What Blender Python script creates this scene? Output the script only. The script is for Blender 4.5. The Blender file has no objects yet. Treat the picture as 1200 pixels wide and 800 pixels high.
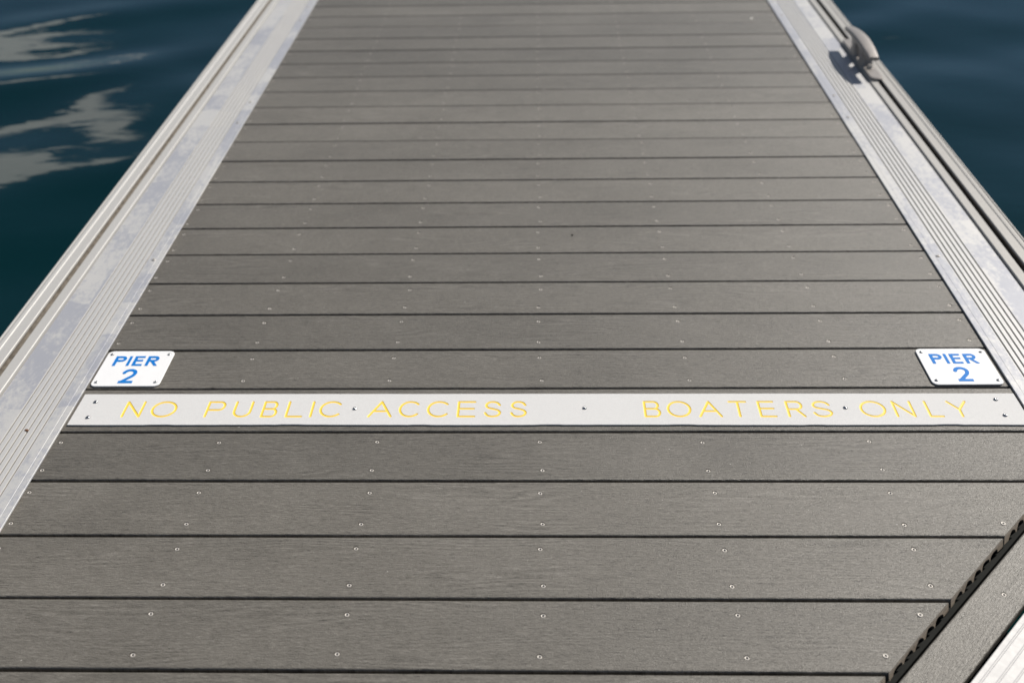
import bpy, math, random
import numpy as np
from mathutils import Vector, Matrix
from mathutils.geometry import delaunay_2d_cdt

scene = bpy.context.scene
COL = scene.collection
rad = math.radians

# ------------------------------------------------------------------ camera
PITCH, YAW, ROLL = 0.61606, 0.03262, -0.02236
cam_d = bpy.data.cameras.new("camera")
cam_d.sensor_fit = 'HORIZONTAL'
cam_d.sensor_width = 36.0
cam_d.lens = 36.0 * 1167.0 / 1200.0
cam_d.clip_start = 0.05
cam_d.clip_end = 3000.0
cam_d.dof.use_dof = True
cam_d.dof.focus_distance = 1.95
cam_d.dof.aperture_fstop = 2.6
cam_d.dof.aperture_blades = 9
cam = bpy.data.objects.new("camera", cam_d)
COL.objects.link(cam)
Rz = Matrix.Rotation(YAW, 3, 'Z')
fwd = Rz @ Vector((0, math.cos(PITCH), -math.sin(PITCH)))
up = Rz @ Vector((0, math.sin(PITCH), math.cos(PITCH)))
rgt = Rz @ Vector((1, 0, 0))
r2 = math.cos(ROLL) * rgt + math.sin(ROLL) * up
u2 = -math.sin(ROLL) * rgt + math.cos(ROLL) * up
M = Matrix((r2, u2, -fwd)).transposed().to_4x4()
M.translation = Vector((0, -0.98731, 1.34186))
cam.matrix_world = M
scene.camera = cam

# ------------------------------------------------------------------ light
SUN_DIR = Vector((0.575, 0.49, 0.655)).normalized()      # towards the sun
elev = math.asin(SUN_DIR.z)
azim = math.atan2(SUN_DIR.x, SUN_DIR.y)                # clockwise from +Y
sun_d = bpy.data.lights.new("sun", 'SUN')
sun_d.energy = 4.8
sun_d.angle = rad(0.53)
sun_d.color = (1.0, 0.945, 0.865)
sun = bpy.data.objects.new("sun", sun_d)
sun.rotation_euler = (-SUN_DIR).to_track_quat('-Z', 'Y').to_euler()
sun.location = SUN_DIR * 30
COL.objects.link(sun)

world = bpy.data.worlds.new("World")
scene.world = world
world.use_nodes = True
wt = world.node_tree
wt.nodes.clear()
def WN(t, **kw):
    n = wt.nodes.new(t)
    for k, v in kw.items(): setattr(n, k, v)
    return n
w_out = WN('ShaderNodeOutputWorld')
w_bg = WN('ShaderNodeBackground')
w_bg.inputs['Strength'].default_value = 0.052
w_sky = WN('ShaderNodeTexSky', sky_type='NISHITA')
w_sky.sun_disc = False
w_sky.sun_elevation = elev
w_sky.sun_rotation = azim
w_sky.air_density = 0.8
w_sky.dust_density = 0.15
w_sky.ozone_density = 2.0
# flat cloud layer, unseen, added and shifted to reflect as pale patches on water
w_tc = WN('ShaderNodeTexCoord')
w_sep = WN('ShaderNodeSeparateXYZ')
w_mx = WN('ShaderNodeMath', operation='MAXIMUM'); w_mx.inputs[1].default_value = 0.04
w_dx = WN('ShaderNodeMath', operation='DIVIDE')
w_dy = WN('ShaderNodeMath', operation='DIVIDE')
w_cb = WN('ShaderNodeCombineXYZ')
w_map = WN('ShaderNodeMapping')
w_map.inputs['Location'].default_value = (-9.34, -18.46, 0.0)
w_no = WN('ShaderNodeTexNoise')
w_no.inputs['Scale'].default_value = 0.85
w_no.inputs['Detail'].default_value = 3.0
w_no.inputs['Roughness'].default_value = 0.45
w_rp = WN('ShaderNodeValToRGB')
w_rp.color_ramp.elements[0].position = 0.62
w_rp.color_ramp.elements[0].color = (0, 0, 0, 1)
w_rp.color_ramp.elements[1].position = 0.65
w_rp.color_ramp.elements[1].color = (1, 1, 1, 1)
w_mix = WN('ShaderNodeMix', data_type='RGBA')
L = wt.links.new
L(w_tc.outputs['Generated'], w_sep.inputs[0])
L(w_sep.outputs['Z'], w_mx.inputs[0])
L(w_sep.outputs['X'], w_dx.inputs[0]); L(w_mx.outputs[0], w_dx.inputs[1])
L(w_sep.outputs['Y'], w_dy.inputs[0]); L(w_mx.outputs[0], w_dy.inputs[1])
L(w_dx.outputs[0], w_cb.inputs['X']); L(w_dy.outputs[0], w_cb.inputs['Y'])
L(w_cb.outputs[0], w_map.inputs[0]); L(w_map.outputs[0], w_no.inputs['Vector'])
L(w_no.outputs['Fac'], w_rp.inputs[0])
L(w_rp.outputs[0], w_mix.inputs['Factor'])
L(w_sky.outputs[0], w_mix.inputs['A'])
w_mix.inputs['B'].default_value = (18.5, 18.5, 17.8, 1)
L(w_mix.outputs['Result'], w_bg.inputs['Color'])
L(w_bg.outputs[0], w_out.inputs[0])

scene.view_settings.view_transform = 'Standard'
scene.view_settings.look = 'None'
scene.view_settings.exposure = 0.10
scene.view_settings.gamma = 1.0
scene.view_settings.use_curve_mapping = False

cy = scene.cycles
cy.max_bounces = 5
cy.diffuse_bounces = 2
cy.glossy_bounces = 3
cy.transmission_bounces = 1
cy.caustics_reflective = False
cy.caustics_refractive = False

# ------------------------------------------------------------------ helpers
def link_obj(name, me, parent=None, mats=None):
    if mats and not me.materials:
        for m in mats: me.materials.append(m)
    o = bpy.data.objects.new(name, me)
    COL.objects.link(o)
    if parent is not None: o.parent = parent
    return o

def make_mesh(name, verts, faces, smooth=False, mat_idx=None):
    me = bpy.data.meshes.new(name)
    me.from_pydata([tuple(map(float, v)) for v in verts], [], faces)
    if mat_idx is not None:
        me.polygons.foreach_set('material_index', mat_idx)
    if smooth:
        me.polygons.foreach_set('use_smooth', [True] * len(me.polygons))
    me.update()
    return me

def tag(o, label=None, cat=None, group=None, kind=None):
    if label: o['label'] = label
    if cat: o['category'] = cat
    if group: o['group'] = group
    if kind: o['kind'] = kind
    return o

def empty(name, loc=(0, 0, 0), rz=0.0, parent=None):
    o = bpy.data.objects.new(name, None)
    o.empty_display_size = 0.05
    o.location = loc
    o.rotation_euler = (0, 0, rz)
    COL.objects.link(o)
    if parent is not None: o.parent = parent
    return o

def sharp_by_angle(me, deg=35):
    me.polygons.foreach_set('use_smooth', [True] * len(me.polygons))
    me.update()
    try:
        me.set_sharp_from_angle(angle=rad(deg))
    except Exception:
        pass

def lathe(rings, n=14):
    """rings: list of (radius, z); first/last with radius 0 become a point"""
    V, F = [], []
    idx = []
    for r, z in rings:
        if r == 0:
            idx.append([len(V)]); V.append((0, 0, z))
        else:
            idx.append(list(range(len(V), len(V) + n)))
            V += [(r * math.cos(2 * math.pi * i / n), r * math.sin(2 * math.pi * i / n), z) for i in range(n)]
    for a, b in zip(idx, idx[1:]):
        for i in range(n):
            j = (i + 1) % n
            if len(a) == 1 and len(b) == 1: continue
            if len(a) == 1: F.append((a[0], b[j], b[i]))
            elif len(b) == 1: F.append((a[i], a[j], b[0]))
            else: F.append((a[i], a[j], b[j], b[i]))
    return V, F

# ------------------------------------------------------------------ materials
def new_mat(name):
    m = bpy.data.materials.new(name)
    m.use_nodes = True
    nt = m.node_tree
    b = nt.nodes['Principled BSDF']
    return m, nt, b

class NB:
    """tiny node builder"""
    def __init__(s, nt): s.nt = nt
    def n(s, t, ins=None, **kw):
        nd = s.nt.nodes.new(t)
        for k, v in kw.items(): setattr(nd, k, v)
        for k, v in (ins or {}).items():
            if hasattr(v, 'is_output'): s.nt.links.new(v, nd.inputs[k])
            else: nd.inputs[k].default_value = v
        return nd
    def math(s, op, a, b=None, c=None, clamp=False):
        nd = s.nt.nodes.new('ShaderNodeMath'); nd.operation = op; nd.use_clamp = clamp
        for i, v in enumerate((a, b, c)):
            if v is None: continue
            if hasattr(v, 'is_output'): s.nt.links.new(v, nd.inputs[i])
            else: nd.inputs[i].default_value = v
        return nd.outputs[0]
    def noise(s, vec, scale, detail=3.0, rough=0.5, dist=0.0):
        nd = s.n('ShaderNodeTexNoise', {'Vector': vec, 'Scale': scale, 'Detail': detail, 'Roughness': rough, 'Distortion': dist})
        return nd.outputs['Fac']
    def ramp(s, fac, stops):
        nd = s.nt.nodes.new('ShaderNodeValToRGB')
        cr = nd.color_ramp
        while len(cr.elements) < len(stops): cr.elements.new(0.5)
        for e, (p, c) in zip(cr.elements, stops):
            e.position = p
            e.color = (c, c, c, 1) if not isinstance(c, tuple) else (*c, 1)
        s.nt.links.new(fac, nd.inputs[0])
        return nd.outputs[0]
    def mix(s, fac, a, b, blend='MIX'):
        nd = s.nt.nodes.new('ShaderNodeMix'); nd.data_type = 'RGBA'; nd.blend_type = blend
        for k, v in (('Factor', fac), ('A', a), ('B', b)):
            if hasattr(v, 'is_output'): s.nt.links.new(v, nd.inputs[k])
            elif k == 'Factor': nd.inputs[k].default_value = v
            else: nd.inputs[k].default_value = (*v, 1)
        return nd.outputs['Result']
    def vscale(s, vec, sc, loc=(0, 0, 0)):
        nd = s.n('ShaderNodeMapping', {'Vector': vec, 'Scale': sc, 'Location': loc})
        return nd.outputs[0]

def composite_material():
    m, nt, b = new_mat('grey_composite_board')
    q = NB(nt)
    tc = q.n('ShaderNodeTexCoord').outputs['Object']
    rnd = q.n('ShaderNodeObjectInfo').outputs['Random']
    off = q.n('ShaderNodeCombineXYZ', {'X': q.math('MULTIPLY', rnd, 37.0), 'Y': q.math('MULTIPLY', rnd, 13.0), 'Z': 0.0}).outputs[0]
    vec = q.n('ShaderNodeVectorMath', {0: tc, 1: off}, operation='ADD').outputs[0]
    # cathedral figure: bent bands running along the board
    warp = q.noise(q.vscale(vec, (1.3, 9, 1)), 1.0, 3.0, 0.55)
    y = q.n('ShaderNodeSeparateXYZ', {0: vec}).outputs['Y']
    band = q.math('ADD', q.math('MULTIPLY', y, 520.0), q.math('MULTIPLY', warp, 95.0))
    rings = q.math('SINE', band)
    ringmask = q.noise(q.vscale(vec, (3.0, 14, 1)), 1.0, 2.0)
    ringmask = q.ramp(ringmask, [(0.44, 0.0), (0.62, 1.0)])
    # fine brushed dashes
    dash = q.noise(q.vscale(vec, (95, 620, 1)), 1.0, 2.0, 0.6)
    dash2 = q.noise(q.vscale(vec, (30, 260, 1)), 1.0, 3.0, 0.65)
    grit = q.noise(q.vscale(vec, (420, 800, 1)), 1.0, 1.0, 0.7)
    cloud = q.noise(q.vscale(vec, (3.0, 6, 1)), 1.0, 4.0, 0.6)
    pos = q.n('ShaderNodeNewGeometry').outputs['Position']
    wash = q.noise(pos, 2.4, 4.0, 0.6)
    rot = q.n('ShaderNodeMapping', {'Vector': pos, 'Rotation': (0, 0, 0.95), 'Scale': (3.0, 55, 1)}).outputs[0]
    scuff = q.ramp(q.noise(rot, 1.0, 3.0, 0.6), [(0.66, 0.0), (0.80, 1.0)])
    h = q.math('ADD', q.math('MULTIPLY', dash, 0.75), q.math('MULTIPLY', dash2, 0.55))
    h = q.math('ADD', h, q.math('MULTIPLY', grit, 0.55))
    h = q.math('ADD', h, q.math('MULTIPLY', q.math('MULTIPLY', rings, ringmask), 0.08))
    fac = q.math('ADD', q.math('MULTIPLY', q.math('SUBTRACT', h, 0.93), 1.9), 0.5)
    fac = q.math('ADD', fac, q.math('MULTIPLY', q.math('SUBTRACT', cloud, 0.5), 0.55))
    col = q.ramp(fac, [(0.0, (0.060, 0.054, 0.046)), (0.33, (0.131, 0.120, 0.101)), (0.62, (0.162, 0.149, 0.127)), (1.0, (0.245, 0.229, 0.201))])
    # board to board difference and broad weathering
    tone = q.math('ADD', q.math('MULTIPLY', rnd, 0.24), 0.86)
    tone = q.math('ADD', tone, q.math('MULTIPLY', q.math('SUBTRACT', wash, 0.5), 0.30))
    tone = q.math('ADD', tone, q.math('MULTIPLY', scuff, 0.16))
    tn = q.n('ShaderNodeCombineColor', {'Red': tone, 'Green': tone, 'Blue': tone}).outputs[0]
    col = q.mix(1.0, col, tn, 'MULTIPLY')
    # salt flecks
    vor = q.n('ShaderNodeTexVoronoi', {'Vector': vec, 'Scale': 26.0, 'Randomness': 1.0})
    fl = q.math('LESS_THAN', vor.outputs['Distance'], 0.030)
    pick = q.math('GREATER_THAN', q.n('ShaderNodeSeparateColor', {0: vor.outputs['Color']}).outputs[0], 0.82)
    col = q.mix(q.math('MULTIPLY', q.math('MULTIPLY', fl, pick), 0.75), col, (0.52, 0.50, 0.46))
    nt.links.new(col, b.inputs['Base Color'])
    rg = q.math('ADD', q.math('MULTIPLY', dash2, 0.24), 0.36)
    nt.links.new(rg, b.inputs['Roughness'])
    b.inputs['Specular IOR Level'].default_value = 0.6
    bp = q.n('ShaderNodeBump', {'Height': h, 'Strength': 0.8, 'Distance': 0.0016})
    nt.links.new(bp.outputs[0], b.inputs['Normal'])
    return m

def aluminium_material(name, stains=True, base=(0.545, 0.54, 0.53), dark=(0.33, 0.345, 0.40), rough=0.56, metallic=0.15):
    m, nt, b = new_mat(name)
    q = NB(nt)
    tc = q.n('ShaderNodeTexCoord').outputs['Object']
    sep = q.n('ShaderNodeSeparateXYZ', {0: tc})
    xabs = q.math('ABSOLUTE', sep.outputs['X'])
    # brushed lines along the extrusion
    br = q.noise(q.vscale(tc, (900, 5, 900)), 1.0, 2.0, 0.6)
    mott = q.noise(q.vscale(tc, (95, 55, 95)), 1.0, 5.0, 0.7)
    big = q.noise(q.vscale(tc, (9, 3.2, 1)), 1.0, 4.0, 0.6, 0.6)
    col = base
    if stains:
        # oxidised blocks where boards and covers lay on the metal: square ends across the strip
        yb = q.math('ADD', sep.outputs['Y'], q.math('MULTIPLY', q.noise(q.vscale(tc, (14, 1.0, 1)), 1.0, 0.0), 0.05))
        cell = q.math('FLOOR', q.math('DIVIDE', yb, 0.137))
        lane = q.math('FLOOR', q.math('DIVIDE', sep.outputs['X'], 0.0585))
        wn = q.n('ShaderNodeTexWhiteNoise', {'Vector': q.n('ShaderNodeCombineXYZ', {'X': cell, 'Y': lane, 'Z': 0.0}).outputs[0]}, noise_dimensions='3D').outputs['Value']
        blk = q.math('ADD', q.math('MULTIPLY', wn, 0.30), q.math('MULTIPLY', big, 0.95))
        blk = q.math('ADD', blk, q.math('MULTIPLY', q.math('SUBTRACT', mott, 0.5), 0.95))
        blk = q.ramp(blk, [(0.50, 0.0), (0.73, 1.0)])
        # the raised ribs stay scuffed bright
        xx = xabs
        a = q.math('GREATER_THAN', xx, 0.036); c = q.math('LESS_THAN', xx, 0.111)
        rib = q.math('MULTIPLY', a, c)
        blk = q.math('MULTIPLY', blk, q.math('SUBTRACT', 1.0, q.math('MULTIPLY', rib, 0.85)))
        col = q.mix(q.math('MULTIPLY', blk, 0.8), base, dark)
    else:
        blk = q.ramp(q.math('ADD', q.math('MULTIPLY', big, 0.7), q.math('MULTIPLY', mott, 0.35)), [(0.45, 0.0), (0.75, 1.0)])
        col = q.mix(q.math('MULTIPLY', blk, 0.35), base, dark)
    col = q.mix(q.math('MULTIPLY', q.ramp(br, [(0.35, 0.0), (0.7, 1.0)]), 0.16), col, (0.44, 0.43, 0.41))
    nt.links.new(col, b.inputs['Base Color'])
    b.inputs['Metallic'].default_value = metallic
    nt.links.new(q.math('ADD', q.math('MULTIPLY', mott, 0.25), rough - 0.12), b.inputs['Roughness'])
    hh = q.math('ADD', q.math('MULTIPLY', br, 0.5), q.math('MULTIPLY', mott, 0.6))
    bp = q.n('ShaderNodeBump', {'Height': hh, 'Strength': 0.25, 'Distance': 0.0006})
    nt.links.new(bp.outputs[0], b.inputs['Normal'])
    return m

def simple_material(name, col, rough=0.5, metallic=0.0, var=0.12, scale=60.0, bump=0.0, spec=0.5):
    m, nt, b = new_mat(name)
    q = NB(nt)
    tc = q.n('ShaderNodeTexCoord').outputs['Object']
    f = q.noise(tc, scale, 5.0, 0.65)
    lo = tuple(c * (1 - var) for c in col); hi = tuple(min(1, c * (1 + var)) for c in col)
    nt.links.new(q.ramp(f, [(0.3, lo), (0.7, hi)]), b.inputs['Base Color'])
    nt.links.new(q.math('ADD', q.math('MULTIPLY', f, 0.16), rough - 0.08), b.inputs['Roughness'])
    b.inputs['Metallic'].default_value = metallic
    b.inputs['Specular IOR Level'].default_value = spec
    if bump:
        bp = q.n('ShaderNodeBump', {'Height': q.noise(tc, scale * 8, 3.0, 0.7), 'Strength': bump, 'Distance': 0.0006})
        nt.links.new(bp.outputs[0], b.inputs['Normal'])
    return m

def water_material():
    m, nt, b = new_mat('harbour_water')
    q = NB(nt)
    tc = q.n('ShaderNodeTexCoord').outputs['Object']
    b.inputs['Roughness'].default_value = 0.04
    b.inputs['IOR'].default_value = 1.333
    n1 = q.noise(q.vscale(tc, (0.35, 0.5, 1)), 1.0, 2.0)
    nt.links.new(q.ramp(n1, [(0.3, (0.0, 0.0135, 0.0150)), (0.7, (0.0002, 0.0185, 0.0200))]), b.inputs['Base Color'])
    rip = q.noise(q.vscale(tc, (5.0, 11.0, 1)), 1.0, 2.0, 0.5, 0.4)
    bp = q.n('ShaderNodeBump', {'Height': rip, 'Strength': 0.05, 'Distance': 0.02})
    nt.links.new(bp.outputs[0], b.inputs['Normal'])
    return m

M_BOARD = composite_material()
M_ALU = aluminium_material('weathered_aluminium')
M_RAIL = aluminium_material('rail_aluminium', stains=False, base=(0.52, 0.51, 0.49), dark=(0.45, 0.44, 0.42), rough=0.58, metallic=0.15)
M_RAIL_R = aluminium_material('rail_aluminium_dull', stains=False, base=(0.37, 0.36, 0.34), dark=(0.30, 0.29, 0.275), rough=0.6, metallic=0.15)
M_CORNER = aluminium_material('corner_aluminium', stains=False, base=(0.60, 0.59, 0.58), dark=(0.54, 0.53, 0.52), rough=0.6, metallic=0.1)
M_CAST = simple_material('cast_aluminium', (0.27, 0.25, 0.235), 0.5, 0.4, 0.10, 40, 0.3)
M_SCREW = simple_material('stainless_screw', (0.50, 0.47, 0.43), 0.5, 0.3, 0.06)
M_SOCKET_SHADE = simple_material('socket_shade', (0.05, 0.045, 0.04), 0.7, 0.0)  # near-black colour paints the shade inside screw and bolt sockets
M_RIVET = simple_material('steel_rivet', (0.42, 0.42, 0.42), 0.22, 1.0, 0.06)
M_WHITE = simple_material('white_enamel', (0.86, 0.86, 0.86), 0.45, 0.0, 0.015, 30)
M_BLUE = simple_material('blue_print', (0.006, 0.19, 0.60), 0.55, 0.0, 0.03, 60, 0.0, 0.2)
M_STRIP = simple_material('matt_anodised_strip', (0.655, 0.65, 0.64), 0.65, 0.0, 0.05, 420, 0.35, 0.25)
M_YELLOW = simple_material('yellow_paint_fill', (0.95, 0.655, 0.075), 0.5, 0.0, 0.05, 300)
M_RUBBER = simple_material('black_rubber', (0.020, 0.021, 0.020), 0.8, 0.0, 0.25, 90, 0.3, 0.08)
M_SAWN = simple_material('raw_sawn_core', (0.56, 0.475, 0.375), 0.75, 0.0, 0.22, 140, 0.4, 0.2)
M_GRIME_SHADE = simple_material('groove_grime_slot_shade', (0.19, 0.17, 0.145), 0.9, 0.0, 0.4, 60, 0.2, 0.1)  # dirt in the grooves, and painted shade inside the rail slot
M_JOIST = simple_material('dark_framing', (0.03, 0.03, 0.03), 0.8, 0.0, 0.2, 20)
M_FLOAT = simple_material('black_float_plastic', (0.02, 0.02, 0.02), 0.7, 0.0, 0.2, 8)
M_RUST = simple_material('dry_leaf_scrap', (0.16, 0.07, 0.03), 0.8, 0.0, 0.3, 200)
M_DARKBIT = simple_material('dark_grit', (0.015, 0.012, 0.010), 0.9, 0.0, 0.3, 200)
M_PALEBIT = simple_material('pale_chip', (0.75, 0.72, 0.66), 0.7, 0.0, 0.1, 200)
M_WATER = water_material()

# ------------------------------------------------------------------ water
WATER_Z = -0.50
def build_water():
    def axis(lo, hi, step, far):
        a = list(np.arange(lo, hi + step * 0.5, step))
        s = step
        v = a[-1]
        while v < far:
            s *= 1.22; v += s; a.append(v)
        s = step; v = a[0]; pre = []
        while v > -far:
            s *= 1.22; v -= s; pre.append(v)
        return np.array(pre[::-1] + a)
    xs = axis(-9.0, 9.0, 0.055, 1200.0)
    ys = axis(-2.0, 12.0, 0.055, 1200.0)
    X, Y = np.meshgrid(xs, ys)
    rng = np.random.RandomState(11)
    Z = np.zeros_like(X)
    base = rad(106)                      # waves run roughly along the pier
    for i in range(26):
        lam = 0.45 * (2.2 / 0.45) ** rng.rand()
        th = base + rng.normal(0, 0.42)
        k = 2 * math.pi / lam
        amp = 0.0021 * lam ** 1.3
        ph = rng.rand() * 2 * math.pi
        Z += amp * np.sin(k * (X * math.cos(th) + Y * math.sin(th)) + ph)
    fade = np.exp(-(np.maximum(np.abs(X) - 9, 0) + np.maximum(np.abs(Y - 5) - 7, 0)) / 3.0)
    Z = WATER_Z + Z * fade
    ny, nx = X.shape
    V = np.stack([X.ravel(), Y.ravel(), Z.ravel()], 1)
    idx = np.arange(nx * ny).reshape(ny, nx)
    F = np.stack([idx[:-1, :-1].ravel(), idx[:-1, 1:].ravel(), idx[1:, 1:].ravel(), idx[1:, :-1].ravel()], 1)
    me = bpy.data.meshes.new('water')
    me.vertices.add(len(V)); me.vertices.foreach_set('co', V.astype(np.float32).ravel())
    me.loops.add(F.size); me.loops.foreach_set('vertex_index', F.astype(np.int32).ravel())
    me.polygons.add(len(F)); me.polygons.foreach_set('loop_start', np.arange(0, F.size, 4, dtype=np.int32))
    me.polygons.foreach_set('use_smooth', np.ones(len(F), dtype=bool))
    me.update(calc_edges=True); me.validate()
    o = link_obj('water', me, None, [M_WATER])
    tag(o, 'dark teal harbour water on both sides of the pier', kind='structure')
build_water()

# ------------------------------------------------------------------ deck boards
PITCHB = 0.146
GAP = 0.0056
THICK = 0.024
XC = 0.0085                              # centre line of the pier
CUT = 0.546                              # cut line of the boards: y = x - CUT
SCREW_X = [-0.990, -0.6605, -0.3280, 0.0030, 0.3340, 0.6700, 0.996]
SCREW_Y = (0.0305, 0.1135)

def board_profile(w, n_scallop=5):
    """closed outline in (y,z): top flat, rounded edges, scalloped underside"""
    r = 0.0030
    P = []
    y0, y1 = 0.0, w
    for a in np.linspace(180, 90, 5): P.append((y0 + r + r * math.cos(rad(a)), -r + r * math.sin(rad(a))))
    for a in np.linspace(90, 0, 5): P.append((y1 - r + r * math.cos(rad(a)), -r + r * math.sin(rad(a))))
    P.append((y1, -THICK + 0.002)); P.append((y1 - 0.002, -THICK))
    m = 0.010
    seg = (w - 2 * m) / n_scallop
    ys = y1 - m
    for i in range(n_scallop):
        c = ys - seg * (i + 0.5)
        for t in np.linspace(0, math.pi, 9):
            P.append((c + math.cos(t) * seg * 0.43, -THICK + math.sin(t) * 0.0150))
    P.append((y0 + 0.002, -THICK)); P.append((y0, -THICK + 0.002))
    return P

def circle_pts(cx, cy, r, n, ph=0.0):
    return [(cx + r * math.cos(2 * math.pi * i / n + ph), cy + r * math.sin(2 * math.pi * i / n + ph)) for i in range(n)]

def build_board(y_base, w, x0, x1f, holes, bevel=0.0):
    """board mesh, local y from 0..w, x in world; x1f(y_world) gives the right-hand end"""
    P = board_profile(w)
    n = len(P)
    V, F = [], []
    topA, topB = 4, 5                       # profile indices bounding the flat top
    for (y, z) in P: V.append((x0, y, z))
    for i, (y, z) in enumerate(P):
        V.append((x1f(y_base + y) - bevel * z, y, z))
    for i in range(n):
        j = (i + 1) % n
        if i == topA and j == topB: continue
        F.append((i, i + n, j + n, j))
    F.append(tuple(range(n)))
    cap_i = len(F)
    F.append(tuple(range(2 * n - 1, n - 1, -1)))
    # flat top with countersunk holes
    ya, yb = P[topA][0], P[topB][0]
    outer = [(x0, ya), (x1f(y_base + ya), ya)]
    xm_a, xm_b = x1f(y_base + ya), x1f(y_base + yb)
    outer += [(xm_b, yb), (x0, yb)]
    pts = list(outer); edges = [(0, 1), (1, 2), (2, 3), (3, 0)]
    NH = 10; R = 0.0052
    hs = []
    for (hx, hy) in holes:
        if hx > x1f(y_base + hy) - 0.012: continue
        hs.append((hx, hy))
        s = len(pts); pts += circle_pts(hx, hy, R, NH)
        edges += [(s + i, s + (i + 1) % NH) for i in range(NH)]
    rv, re, rf, *_ = delaunay_2d_cdt([Vector(p) for p in pts], edges, [], 1, 1e-7)
    base = len(V)
    V += [(p.x, p.y, 0.0) for p in rv]
    H = np.array(hs) if hs else np.zeros((0, 2))
    for f in rf:
        c = sum((Vector(rv[i]) for i in f), Vector((0, 0))) / len(f)
        if len(H) and (((H - np.array(c)) ** 2).sum(1) < (R * 0.93) ** 2).any(): continue
        F.append(tuple(base + i for i in f))
    for (hx, hy) in hs:
        s = len(V)
        V += [(x, y, 0.0) for x, y in circle_pts(hx, hy, R, NH)]
        V += [(x, y, -0.0022) for x, y in circle_pts(hx, hy, R * 0.95, NH)]
        for i in range(NH):
            j = (i + 1) % NH
            F.append((s + j, s + i, s + NH + i, s + NH + j))
        F.append(tuple(s + NH + i for i in range(NH)))
    me = make_mesh('plank', V, F)
    me.polygons[cap_i].material_index = 1
    sharp_by_angle(me, 40)
    me.materials.append(M_BOARD); me.materials.append(M_SAWN)
    return me, hs

def screw_mesh():
    V, F = lathe([(0.0043, -0.0021), (0.0043, -0.0011), (0.0039, -0.00055), (0.0031, -0.00045), (0.0016, -0.0010), (0.0014, -0.0019), (0, -0.0019)], 14)
    mi = [0] * len(F)
    for i in range(4 * 14, len(F)): mi[i] = 1
    me = make_mesh('screw', V, F, True, mi)
    me.materials.append(M_SCREW); me.materials.append(M_SOCKET_SHADE)
    return me
SCREW = screw_mesh()

deck = empty('pier_deck')
tag(deck, 'grey composite board deck of the pier, boards laid crosswise', kind='structure')
rnd = random.Random(4)
W = PITCHB - GAP
HOLE_SETS = []
for v in range(4):
    rr = random.Random(100 + v)
    HOLE_SETS.append([(x + rr.uniform(-.004, .004), y - GAP / 2 + rr.uniform(-.0022, .0022)) for x in SCREW_X for y in SCREW_Y])
full = [build_board(10.0, W, -1.045 + XC, lambda y: 1.045 + XC, HOLE_SETS[v]) for v in range(4)]
last_v = -1
for k in range(-6, 62):
    yb = k * PITCHB + GAP / 2
    v = rnd.choice([i for i in range(4) if i != last_v]); last_v = v
    if k <= 3:
        me, hs = build_board(yb, W, -1.045 + XC, lambda y: min(1.045 + XC, y + CUT + 0.0009 * math.sin(y * 310)), HOLE_SETS[v], 0.22)
        extra = {3: [], 2: [(0.8493, 0.0305), ], 1: [], 0: [(0.633, 0.1126), (0.553, 0.0307)]}.get(k, [])
    else:
        me, hs = full[v]; extra = []
    o = link_obj('plank', me, deck)
    o.location = (0, yb, rnd.uniform(-0.0006, 0.0006))
    o.rotation_euler = (rnd.uniform(-.003, .003), 0, rnd.uniform(-.0006, .0006))
    if k > 11: o.scale.y = 1 + GAP * rnd.uniform(0.0, 0.35) / W
    if k < 19 and k >= -1:
        for (hx, hy) in hs:
            s = link_obj('screw', SCREW, o)
            s.location = (hx, hy, rnd.uniform(-0.0003, 0.0002))
            s.rotation_euler = (rnd.uniform(-.06, .06), rnd.uniform(-.06, .06), rnd.uniform(0, 6))
        for (hx, hy) in extra:
            s = link_obj('screw', SCREW, o)
            s.location = (hx, hy, 0.0016)
    elif 19 <= k < 30:
        V, F = [], []
        sv = [tuple(a.co) for a in SCREW.vertices]; sf = [tuple(p.vertices) for p in SCREW.polygons]
        for (hx, hy) in hs:
            b0 = len(V); V += [(x + hx, y + hy, z) for x, y, z in sv]; F += [tuple(b0 + i for i in f) for f in sf]
        s = link_obj('screws', make_mesh('screws', V, F, True), o, [M_SCREW])
        tag(s, kind='stuff')

# ------------------------------------------------------------------ framing and floats under the deck
def box_mesh(name, x0, x1, y0, y1, z0, z1):
    V = [(x, y, z) for z in (z0, z1) for y in (y0, y1) for x in (x0, x1)]
    F = [(0, 2, 3, 1), (4, 5, 7, 6), (0, 1, 5, 4), (2, 6, 7, 3), (0, 4, 6, 2), (1, 3, 7, 5)]
    return make_mesh(name, V, F)
for i, sx in enumerate(SCREW_X):
    y0 = max(-0.85, sx - CUT + 0.10)
    o = link_obj('joist', box_mesh('joist', sx - 0.02, sx + 0.02, y0, 9.0, -0.125, -THICK - 0.0012), deck, [M_JOIST])
for i in range(4):
    y0 = -0.9 + i * 2.5
    x1 = 1.12 if i else 0.45
    o = link_obj('float', box_mesh('float', -1.1, x1, y0, y0 + 2.42, -0.75, -0.14), deck, [M_FLOAT])

# ------------------------------------------------------------------ aluminium edge frames
def sweep_profile(P, y0f, y1, side, close=True):
    """P: list of (distance from inner edge, z); extruded along y; side +1 right, -1 left"""
    n = len(P)
    V = [(side * d, y0f(d), z) for d, z in P] + [(side * d, y1, z) for d, z in P]
    F = []
    for i in range(n if close else n - 1):
        j = (i + 1) % n
        f = (i, j, j + n, i + n)
        F.append(f if side < 0 else f[::-1])
    if close:
        F.append(tuple(range(n))); F.append(tuple(range(2 * n - 1, n - 1, -1)))
    return V, F

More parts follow.
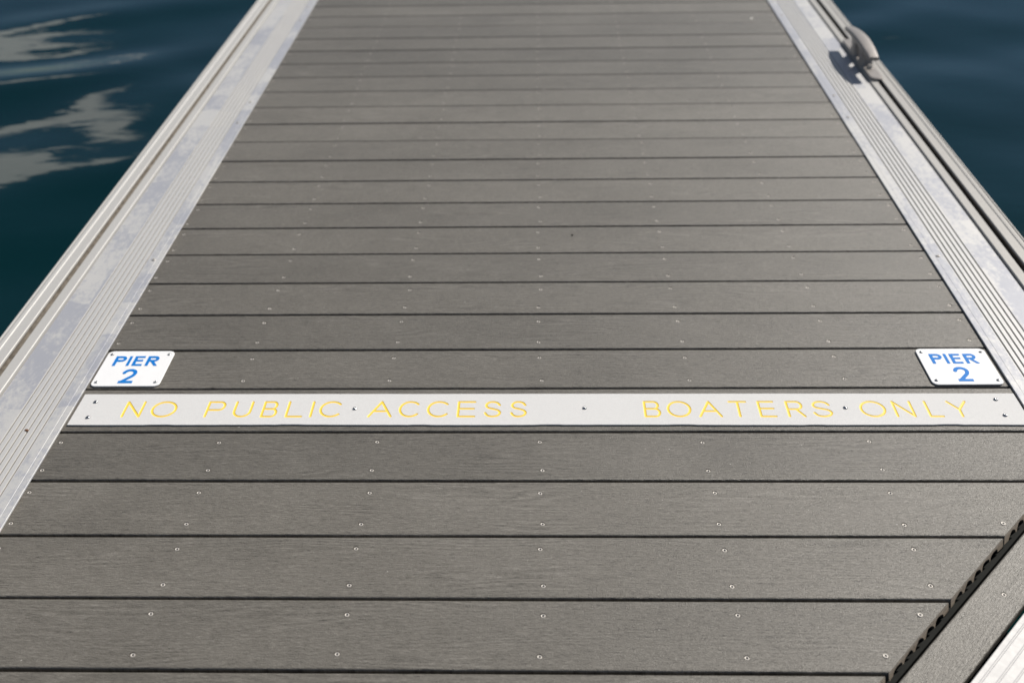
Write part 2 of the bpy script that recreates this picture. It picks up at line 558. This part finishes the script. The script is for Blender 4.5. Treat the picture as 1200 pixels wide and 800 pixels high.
PLATE_IN = 1.0095
def plate_profile():
    t = 0.0050
    P = [(0.0, 0.0012), (0.0, t - 0.0008), (0.0008, t)]
    P += [(0.0135, t), (0.0140, t - 0.0004), (0.0148, t - 0.0004), (0.0153, t)]
    for i in range(6):
        c = 0.0405 + 0.0135 * i
        P += [(c - 0.0022, t), (c - 0.0014, t - 0.0022), (c + 0.0014, t - 0.0022), (c + 0.0022, t)]
    P += [(0.1745, t), (0.1755, t - 0.001), (0.1755, 0.0012)]
    return P

def rail_profile():
    # distances from plate inner edge; T-slot with an undercut, outer ridge and lip
    t = 0.0100
    P = [(0.1795, -0.20), (0.1795, t - 0.0015), (0.1810, t),
         (0.2045, t), (0.2060, t - 0.0015), (0.2060, t - 0.006), (0.1985, t - 0.006), (0.1985, t - 0.022),
         (0.2310, t - 0.022), (0.2310, t - 0.006), (0.2235, t - 0.006), (0.2235, t - 0.0015), (0.2250, t),
         (0.2500, t), (0.2520, t + 0.0018), (0.2600, t + 0.0022), (0.2645, t + 0.0008),
         (0.2655, t - 0.0030), (0.2680, t - 0.0030), (0.2685, t - 0.0005), (0.2700, t + 0.0002), (0.2730, t - 0.0005),
         (0.2738, t - 0.0030), (0.2738, -0.22)]
    return P

def frame(side, label):
    root = empty('edge_frame', (XC + side * PLATE_IN, 0, 0))
    tag(root, label, 'edge frame', 'aluminium frames along the pier sides')
    if side > 0:
        y0f = lambda d: (XC + PLATE_IN + d) - 0.660
    else:
        y0f = lambda d: -0.9
    V, F = sweep_profile(plate_profile(), y0f, 9.0, side)
    pp = plate_profile()
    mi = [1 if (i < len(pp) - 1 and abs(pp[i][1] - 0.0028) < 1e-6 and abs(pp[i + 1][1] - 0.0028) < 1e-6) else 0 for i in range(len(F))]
    link_obj('cover_plate', make_mesh('cover_plate', V, F, False, mi), root, [M_ALU, M_GRIME_SHADE])
    V, F = sweep_profile(rail_profile(), y0f, 9.0, side)
    rail = link_obj('mooring_rail', make_mesh('mooring_rail', V, F, False, [1 if (5 <= i <= 9 or 16 <= i <= 17) else 0 for i in range(len(F))]), root, [M_RAIL if side < 0 else M_RAIL_R, M_GRIME_SHADE])  # slot faces are coloured dark to stand in for shade
    ys = [0.37, 1.28, 1.48 if side < 0 else 1.47, 2.187, 2.383, 3.29, 3.49, 4.4]
    ys = [1.278, 2.187, 2.383, 3.29, 3.49, 4.4]
    for y in ys:
        s = link_obj('screw', FSCREW, root)
        s.location = (side * 0.0215, y + rnd.uniform(-.006, .006), 0.0050)
    return root

V, F = lathe([(0.0052, 0.0), (0.0050, 0.0012), (0.0038, 0.0022), (0.0020, 0.0026), (0.0016, 0.0012), (0, 0.0012)], 14)
FSCREW = make_mesh('frame_screw', V, F, True, [0] * (14 * 3) + [1] * (len(F) - 42)); FSCREW.materials.append(M_SCREW); FSCREW.materials.append(M_SOCKET_SHADE)
frame(-1, 'patchy pale aluminium edging with ribs and slotted rail along left side of deck')
frame(1, 'pale aluminium edging with dark grooves and slotted rail along right side, carrying the cleat')

# ------------------------------------------------------------------ corner: 45 degree border board and ribbed plate
def diag(px, off):
    """point on the line y = x - off at world x = px"""
    return px, px - off
S2 = math.sqrt(0.5)
def diag_obj(name, off, kind_label=None, parent=None):
    o = empty(name, (off * 0.5, -off * 0.5, 0), rad(45), parent)
    return o
# local frame: +x runs up along the cut (towards far right), -y points outwards (to lower right)
B_OFF0, B_OFF1 = 0.575, 0.676
corner = empty('corner_border', (B_OFF1 / 2, -B_OFF1 / 2, 0), rad(45))
tag(corner, 'narrow grey border board running diagonally across the lower right corner of deck', 'border board')
wb = (B_OFF1 - B_OFF0) * S2
holes_b = [(0.02, 0.030), (0.335, 0.036), (0.335 + 0.33, 0.036), (-0.31, 0.036)]
# place a screw where the photograph shows one
me_b, hs_b = build_board(0.0, wb, -0.75, lambda y: 0.99, [(0.6705, 0.0335), (0.34, 0.0335), (0.01, 0.0335)])
bo = link_obj('plank', me_b, corner)
for (hx, hy) in hs_b:
    s = link_obj('screw', SCREW, bo); s.location = (hx, hy, 0)
# rubber bearing strip below the raw cut ends
st = link_obj('rubber_strip', box_mesh('rubber_strip', -0.75, 1.0, wb + 0.0105, wb + 0.075, -0.140, -THICK - 0.010), corner, [M_RUBBER])

cp = empty('ribbed_plate', ((B_OFF1 + 0.0105) / 2, -(B_OFF1 + 0.0105) / 2, 0), rad(45))
tag(cp, 'bright ribbed aluminium plate beyond the diagonal border board in lower right corner', 'metal plate')
t = 0.004
P = [(0.0, -0.03), (0.0, t - 0.001), (0.001, t)]
for i in range(24):
    c = 0.0105 + 0.0187 * i
    P += [(c - 0.0022, t), (c - 0.0006, t - 0.0013), (c + 0.0006, t - 0.0013), (c + 0.0022, t)]
P += [(0.46, t), (0.46, -0.03)]
n = len(P)
V = [(-0.75, -d, z) for d, z in P] + [(1.35, -d, z) for d, z in P]
F = [(i, i + n, (i + 1) % n + n, (i + 1) % n) for i in range(n)] + [tuple(range(n))[::-1], tuple(range(n, 2 * n))]
link_obj('plate', make_mesh('plate', V, F), cp, [M_CORNER])
link_obj('side_frame', box_mesh('side_frame', -0.75, 1.35, -0.45, -0.01, -0.22, -0.032), cp, [M_JOIST])

# ------------------------------------------------------------------ stroke lettering helpers
def catmull(pts, sub=7):
    out = []
    p = [pts[0]] + list(pts) + [pts[-1]]
    for i in range(1, len(p) - 2):
        a, b, c, d = (np.array(p[i + k], float) for k in (-1, 0, 1, 2))
        for s in range(sub):
            u = s / sub
            out.append(tuple(0.5 * ((2 * b) + (-a + c) * u + (2 * a - 5 * b + 4 * c - d) * u * u + (-a + 3 * b - 3 * c + d) * u ** 3)))
    out.append(tuple(pts[-1]))
    return out
def arc(cx, cy, rx, ry, a0, a1, n=20):
    return [(cx + rx * math.cos(rad(a)), cy + ry * math.sin(rad(a))) for a in np.linspace(a0, a1, n)]

GLYPH = {
    'N': [[(0, 0), (0, 1), (1, 0), (1, 1)]],
    'O': [arc(.5, .5, .5, .5, 0, 360, 37)],
    'P': [[(0, 0), (0, 1)] + [(.62, 1)] + arc(.68, .725, .32, .275, 90, -90, 14) + [(0, .45)]],
    'U': [[(0, 1), (0, .34)] + arc(.5, .36, .5, .36, 180, 360, 20) + [(1, 1)]],
    'B': [[(0, 0), (0, 1), (.55, 1)] + arc(.62, .76, .30, .24, 90, -90, 12) + [(0, .52)],
          [(.6, .52)] + arc(.68, .26, .32, .26, 90, -90, 12) + [(0, 0)]],
    'L': [[(0, 1), (0, 0), (1, 0)]],
    'I': [[(0, 0), (0, 1)]],
    'C': [arc(.55, .5, .55, .5, 42, 318, 28)],
    'A': [[(0, 0), (.5, 1), (1, 0)], [(.19, .36), (.81, .36)]],
    'E': [[(1, 1), (0, 1), (0, 0), (1, 0)], [(0, .53), (.94, .53)]],
    'S': [catmull([(.95, .77), (.80, .93), (.5, 1.0), (.2, .94), (.05, .76), (.18, .60), (.5, .52), (.84, .42), (.98, .25), (.83, .07), (.5, 0), (.17, .06), (.0, .24)], 5)],
    'T': [[(0, 1), (1, 1)], [(.5, 1), (.5, 0)]],
    'R': [[(0, 0), (0, 1), (.6, 1)] + arc(.64, .745, .30, .255, 90, -90, 12) + [(0, .49)], [(.55, .49), (1, 0)]],
    'Y': [[(0, 1), (.5, .46), (1, 1)], [(.5, .46), (.5, 0)]],
}
TEXT = [('N', -.889, -.8485), ('O', -.830, -.7754), ('P', -.7111, -.6720), ('U', -.6519, -.6130), ('B', -.5905, -.5570), ('L', -.5378, -.5006), ('I', -.4859, -.4806), ('C', -.4674, -.4207),
        ('A', -.3621, -.3107), ('C', -.2975, -.2537), ('C', -.2374, -.191), ('E', -.1729, -.1341), ('S', -.1158, -.0794), ('S', -.0604, -.0251),
        ('B', .2219, .257), ('O', .2708, .3216), ('A', .3359, .3847), ('T', .4019, .4408), ('E', .4628, .4982), ('R', .5216, .5583), ('S', .5752, .6161),
        ('O', .6748, .728), ('N', .745, .7853), ('L', .8129, .843), ('Y', .8599, .9018)]

def seg_dist(P, segs):
    """P (n,2), segs (m,4) -> min distance"""
    d = np.full(len(P), 1e9)
    for x0, y0, x1, y1 in segs:
        vx, vy = x1 - x0, y1 - y0
        l2 = vx * vx + vy * vy + 1e-18
        tt = np.clip(((P[:, 0] - x0) * vx + (P[:, 1] - y0) * vy) / l2, 0, 1)
        d = np.minimum(d, np.hypot(P[:, 0] - x0 - tt * vx, P[:, 1] - y0 - tt * vy))
    return d

def capsule(x0, y0, x1, y1, w, n=6):
    a = math.atan2(y1 - y0, x1 - x0)
    pts = [(x1 + w * math.cos(a + t), y1 + w * math.sin(a + t)) for t in np.linspace(-math.pi / 2, math.pi / 2, n)]
    pts += [(x0 + w * math.cos(a + t), y0 + w * math.sin(a + t)) for t in np.linspace(math.pi / 2, 3 * math.pi / 2, n)]
    return pts

# ------------------------------------------------------------------ engraved strip
def build_strip():
    YC = 0.6546
    ROT = -0.0019
    root = empty('engraved_strip', (0, YC, 0), ROT)
    tag(root, 'long pale metal strip across the deck engraved in yellow NO PUBLIC ACCESS BOATERS ONLY', 'sign strip')
    T = 0.0036
    x0, x1 = -0.9935, 1.0125
    y0, y1 = -0.0520, 0.0515
    hw, depth = 0.0028, 0.0009
    cap0, cap1 = -0.0283 + 0.0005, 0.0265
    segs_all, owner = [], []
    for gi, (ch, a, b) in enumerate(TEXT):
        a += hw * .8; b -= hw * .8
        for st in GLYPH[ch]:
            pp = [(a + (b - a) * u if ch != 'I' else (a + b) / 2, cap0 + hw + (cap1 - cap0 - 2 * hw) * v) for u, v in st]
            for p, q_ in zip(pp, pp[1:]):
                segs_all.append((*p, *q_)); owner.append(gi)
    segs_all = np.array(segs_all); owner = np.array(owner)
    letters = {}
    # plate outline with worn lower edge
    rr = random.Random(3)
    top_e = [(x, y1 + rr.uniform(-.0003, .0003)) for x in np.linspace(x1, x0, 40)]
    low_e = []
    for x in np.linspace(x0, x1, 160):
        low_e.append((x, y0 + 0.0006 * math.sin(x * 9) + (0.0011 if math.sin(x * 23 + 1.0) > 0.86 else 0.0) + rr.uniform(-.0002, .0002)))
    outline = low_e + top_e
    pts = [Vector(p) for p in outline]
    edges = [(i, (i + 1) % len(pts)) for i in range(len(pts))]
    def add_poly(poly):
        s = len(pts); pts.extend(Vector(p) for p in poly)
        edges.extend((s + i, s + (i + 1) % len(poly)) for i in range(len(poly)))
    for s in segs_all:
        add_poly(capsule(*s, hw)); add_poly(capsule(*s, hw * .60, 4))
        i = len(pts); pts.append(Vector(s[:2])); pts.append(Vector(s[2:])); edges.append((i, i + 1))
    rv, re, rf, *_ = delaunay_2d_cdt(pts, edges, [], 1, 1e-6)
    VV = np.array([tuple(p) for p in rv])
    FF = np.array([f for f in rf])
    C = VV[FF].mean(1)
    # distance per letter only near its box
    dC = np.full(len(C), 1e9); oC = np.full(len(C), -1); dV = np.full(len(VV), 1e9)
    for gi, (ch, a, b) in enumerate(TEXT):
        sg = segs_all[owner == gi]
        m = (C[:, 0] > a - .01) & (C[:, 0] < b + .01)
        d = seg_dist(C[m], sg); ii = np.where(m)[0]
        better = d < dC[ii]; dC[ii[better]] = d[better]; oC[ii[better]] = gi
        m = (VV[:, 0] > a - .01) & (VV[:, 0] < b + .01)
        dV[m] = np.minimum(dV[m], seg_dist(VV[m], sg))
    Z = np.where(dV < hw * 0.97, T - depth * np.sqrt(np.clip(1 - (dV / hw) ** 2, 0, 1)), T)
    inside = dC < hw * 0.975
    # outline test: triangles outside the worn edge
    ylo = np.interp(C[:, 0], [p[0] for p in low_e], [p[1] for p in low_e])
    okp = (~inside) & (C[:, 1] > ylo - 1e-6)
    Vp = [(x, y, z) for (x, y), z in zip(VV, np.where(dV < hw * .97, T, T))]
    Zp = np.where(dV < hw * 0.97, Z, T)
    Vp = [(x, y, z) for (x, y), z in zip(VV, Zp)]
    Fp = [tuple(f) for f in FF[okp]]
    s = len(Vp)
    for (x, y) in outline: Vp.append((x, y, T))
    for (x, y) in outline: Vp.append((x, y, 0.0006))
    no = len(outline)
    for i in range(no):
        j = (i + 1) % no
        Fp.append((s + i, s + no + i, s + no + j, s + j))
    plate = link_obj('plate', make_mesh('strip_plate', Vp, Fp), root, [M_STRIP])
    for gi, (ch, a, b) in enumerate(TEXT):
        sel = FF[inside & (oC == gi)]
        used, inv = np.unique(sel, return_inverse=True)
        inv = inv.reshape(sel.shape)
        me = make_mesh('letter', [(VV[i][0], VV[i][1], Z[i]) for i in used], [tuple(f) for f in inv])
        link_obj('letter', me, plate, [M_YELLOW])
    for (x, y) in [(-.9602, .6801), (-.9582, .6281), (-.3923, .6558), (.097, .6567), (.6451, .6561), (.9675, .6829), (.9673, .6305)]:
        r = link_obj('rivet', RIVET, root)
        r.location = (x, y - YC - ROT * x, T)
V, F = lathe([(0.0050, -0.0006), (0.0049, 0.0006), (0.0040, 0.0019), (0.0024, 0.0027), (0.0010, 0.0029), (0.0008, 0.0022), (0, 0.0022)], 14)
RIVET = make_mesh('rivet', V, F, True); RIVET.materials.append(M_RIVET)
build_strip()

# ------------------------------------------------------------------ pier number plates
def thick_strokes(strokes):
    """list of (polyline, halfwidth) -> convex polygons with butt ends and round inner joints"""
    polys = []
    for pl, hw in strokes:
        for i, (p, q_) in enumerate(zip(pl, pl[1:])):
            dx, dy = q_[0] - p[0], q_[1] - p[1]
            l = math.hypot(dx, dy); nx, ny = -dy / l * hw, dx / l * hw
            polys.append([(p[0] + nx, p[1] + ny), (p[0] - nx, p[1] - ny), (q_[0] - nx, q_[1] - ny), (q_[0] + nx, q_[1] + ny)])
            if 0 < i: polys.append(circle_pts(p[0], p[1], hw, 14, .13))
    return polys
def in_convex(poly, P):
    poly = np.array(poly)
    a = poly; b = np.roll(poly, -1, 0)
    cr = (b[:, None, 0] - a[:, None, 0]) * (P[None, :, 1] - a[:, None, 1]) - (b[:, None, 1] - a[:, None, 1]) * (P[None, :, 0] - a[:, None, 0])
    return (cr >= 0).all(0) | (cr <= 0).all(0)
def flat_shape(polys, z):
    pts, edges = [], []
    for p in polys:
        s = len(pts); pts += [Vector(a) for a in p]; edges += [(s + i, s + (i + 1) % len(p)) for i in range(len(p))]
    rv, re, rf, *_ = delaunay_2d_cdt(pts, edges, [], 1, 1e-7)
    VV = np.array([tuple(p) for p in rv]); FF = np.array(rf); C = VV[FF].mean(1)
    ins = np.zeros(len(C), bool)
    for p in polys: ins |= in_convex(p, C)
    F = [tuple(f) for f in FF[ins]]
    return make_mesh('letter', [(x, y, z) for x, y in VV], F)

def plate_letters():
    h = 0.0300 / 1000
    out = []
    y0, y1 = 0.0085, 0.0455
    H = y1 - y0
    s = 0.0037                       # half stroke, vertical stems
    def box(a, b, c, d): return [(a, c), (b, c), (b, d), (a, d)]
    # P
    def P_shape(x, w):
        hb = H * 0.29
        pl = [(x + s, y1 - s), (x + w - hb, y1 - s)] + arc(x + w - hb, y1 - hb, hb - s, hb - s, 90, -90, 10)[1:] + [(x + s, y1 - 2 * hb + s)]
        return [box(x, x + 2 * s, y0, y1)] + thick_strokes([(pl, s)])
    out.append(P_shape(-0.0533, 0.0270))
    out.append([box(-0.0216, -0.0148, y0, y1)])
    x = -0.0085; w = 0.0235
    out.append([box(x, x + 2 * s, y0, y1), box(x + s, x + w, y0, y0 + 1.85 * s), box(x + s, x + w, y1 - 1.85 * s, y1), box(x + s, x + w - .0015, y0 + H * .45, y0 + H * .45 + 1.8 * s)])
    x = 0.0218
    ps = P_shape(x, 0.0272)
    ps.append([(x + .0095, y0 + H * .44), (x + .0170, y0 + H * .48), (x + .0295, y0), (x + .0213, y0)])
    out.append(ps)
    # 2
    x, w = -0.0180, 0.0325; b0, b1 = -0.0560, -0.0040; HH = b1 - b0; s2 = 0.0043
    pl = [(x + w * .11, b0 + HH * .70)] + arc(x + w * .50, b0 + HH * .70, w * .385, HH * .225, 172, 0, 14) + \
         catmull([(x + w * .885, b0 + HH * .70), (x + w * .80, b0 + HH * .53), (x + w * .55, b0 + HH * .35), (x + w * .20, b0 + HH * .10)], 4)[1:]
    out.append(thick_strokes([(pl, s2)]) + [box(x, x + w, b0, b0 + 2 * s2)])
    return out

def rounded_rect(w, h, r, n=7):
    P = []
    for cx, cy, a in ((w / 2 - r, h / 2 - r, 0), (-w / 2 + r, h / 2 - r, 90), (-w / 2 + r, -h / 2 + r, 180), (w / 2 - r, -h / 2 + r, 270)):
        P += arc(cx, cy, r, r, a, a + 90, n)
    return P

def number_plate(cx, cy, rz, label):
    root = empty('number_sign', (cx, cy, 0), rz)
    tag(root, label, 'sign', 'pier number signs')
    w, h, zt = 0.1545, 0.1325, 0.0034
    o0 = rounded_rect(w, h, 0.0125); o1 = rounded_rect(w - .0016, h - .0016, 0.0118)
    n = len(o0)
    V = [(x, y, 0.0012) for x, y in o0] + [(x, y, zt - .0007) for x, y in o0] + [(x, y, zt) for x, y in o1]
    F = []
    for k in (0, 1):
        for i in range(n):
            j = (i + 1) % n
            F.append((k * n + i, k * n + j, (k + 1) * n + j, (k + 1) * n + i))
    F.append(tuple(range(2 * n, 3 * n))); F.append(tuple(range(n - 1, -1, -1)))
    pl = link_obj('plate', make_mesh('sign_plate', V, F), root, [M_WHITE])
    for polys in plate_letters():
        link_obj('letter', flat_shape(polys, zt + 0.0004), pl, [M_BLUE])
    for sx in (-1, 1):
        for sy in (-1, 1):
            r = link_obj('rivet', RIVET, root)
            r.location = (sx * 0.0665, sy * 0.0522, zt); r.scale = (0.82, 0.82, 0.9)
number_plate(-0.9185, 0.8030, 0.0, 'white PIER 2 sign plate on the left, beside the patchy aluminium edging')
number_plate(0.9315, 0.8025, 0.004, 'white PIER 2 sign plate on the right, near the grooved aluminium edging')

# ------------------------------------------------------------------ mooring cleat
def loft(sections, cap=True):
    """sections: list of rings of equal length"""
    n = len(sections[0]); V = [p for s in sections for p in s]; F = []
    for k in range(len(sections) - 1):
        for i in range(n):
            j = (i + 1) % n
            F.append((k * n + i, k * n + j, (k + 1) * n + j, (k + 1) * n + i))
    if cap:
        F.append(tuple(range(n - 1, -1, -1))); F.append(tuple(range((len(sections) - 1) * n, len(sections) * n)))
    return V, F

def rr_section(y, cx, zc, wx, wz, r, n=4):
    P = rounded_rect(wx, wz, min(r, wx * .49, wz * .49), n)
    return [(cx + a, y, zc + b) for a, b in P]

def build_cleat():
    cx, cy = 1.222, 2.718
    root = empty('mooring_cleat', (cx, cy, 0.0100))
    tag(root, 'grey cast metal mooring cleat on the right hand rail, throwing a dark shadow', 'cleat')
    # horn bar: arched top, wide in the middle, blunt ends, leaning slightly towards the deck
    secs = []
    for u in np.linspace(-1, 1, 25):
        top = 0.090 - 0.017 * abs(u) ** 1.9
        th = 0.016 + 0.008 * (1 - abs(u)) ** 1.2
        if abs(u) > 0.94: th *= 0.8
        wx = 0.037 + 0.011 * (1 - u * u)
        secs.append(rr_section(0.172 * u, -0.013, top - th / 2, wx, th, 0.006))
    V, F = loft(secs)
    me = make_mesh('horn_bar', V, F); sharp_by_angle(me, 50)
    link_obj('horn_bar', me, root, [M_CAST])
    for s in (-1, 1):
        secs = []
        for z, w, l, dx in ((0.008, 0.046, 0.078, 0.0), (0.020, 0.042, 0.062, -.002), (0.045, 0.040, 0.056, -.006), (0.066, 0.042, 0.072, -.010), (0.082, 0.044, 0.100, -.013)):
            P = rounded_rect(w, l, 0.014, 5)
            secs.append([(dx + a, s * (0.058 - z * 0.12) + b, z) for a, b in P])
        V, F = loft(secs)
        me = make_mesh('leg', V, F); sharp_by_angle(me, 50)
        link_obj('leg', me, root, [M_CAST])
    # base with two bolted feet
    o0 = rounded_rect(0.046, 0.430, 0.021, 7); o1 = rounded_rect(0.041, 0.424, 0.019, 7)
    V, F = loft([[(x, y, 0.0006) for x, y in o0], [(x, y, 0.0085) for x, y in o0], [(x, y, 0.0110) for x, y in o1]])
    me = make_mesh('base', V, F); sharp_by_angle(me, 30)
    base = link_obj('base', me, root, [M_CAST])
    for s in (-1, 1):
        V, F = lathe([(0.0125, 0.011), (0.0125, 0.0135), (0.0095, 0.0140), (0.0090, 0.0215), (0.0075, 0.0230), (0.0042, 0.0230), (0.0040, 0.0150), (0, 0.0150)], 16)
        me = make_mesh('bolt', V, F, False, [0] * (16 * 5) + [1] * (len(F) - 80)); sharp_by_angle(me, 40)
        me.materials.append(M_SCREW); me.materials.append(M_SOCKET_SHADE)
        b = link_obj('bolt', me, base)
        b.location = (0.0, s * 0.112, 0)
build_cleat()

# ------------------------------------------------------------------ small litter
def chip(name, loc, size, mat, label, seed):
    rr = random.Random(seed)
    V, F = lathe([(0, -0.5), (0.8, -0.3), (1, 0.0), (0.7, 0.35), (0, 0.5)], 7)
    V = [(x * rr.uniform(.7, 1.2) * size[0], y * rr.uniform(.7, 1.2) * size[1], z * size[2]) for x, y, z in V]
    o = link_obj(name, make_mesh(name, V, F), None, [mat]); o.location = loc
    o.rotation_euler = (0, 0, rr.uniform(0, 3))
    tag(o, label, 'litter')
chip('leaf_scrap', (-1.0715, 0.585, 0.0055), (0.0058, 0.0036, 0.003), M_RUST, 'tiny brown leaf scrap lying on the ribs of the left aluminium edging', 1)
chip('dark_crumb', (0.0935, 1.408, 0.0012), (0.0035, 0.0030, 0.003), M_DARKBIT, 'tiny black crumb on a deck board in the middle distance', 2)
chip('pale_chip', (0.905, 3.26, 0.002), (0.009, 0.006, 0.004), M_PALEBIT, 'tiny pale chip on the far end of the deck near right edging', 3)
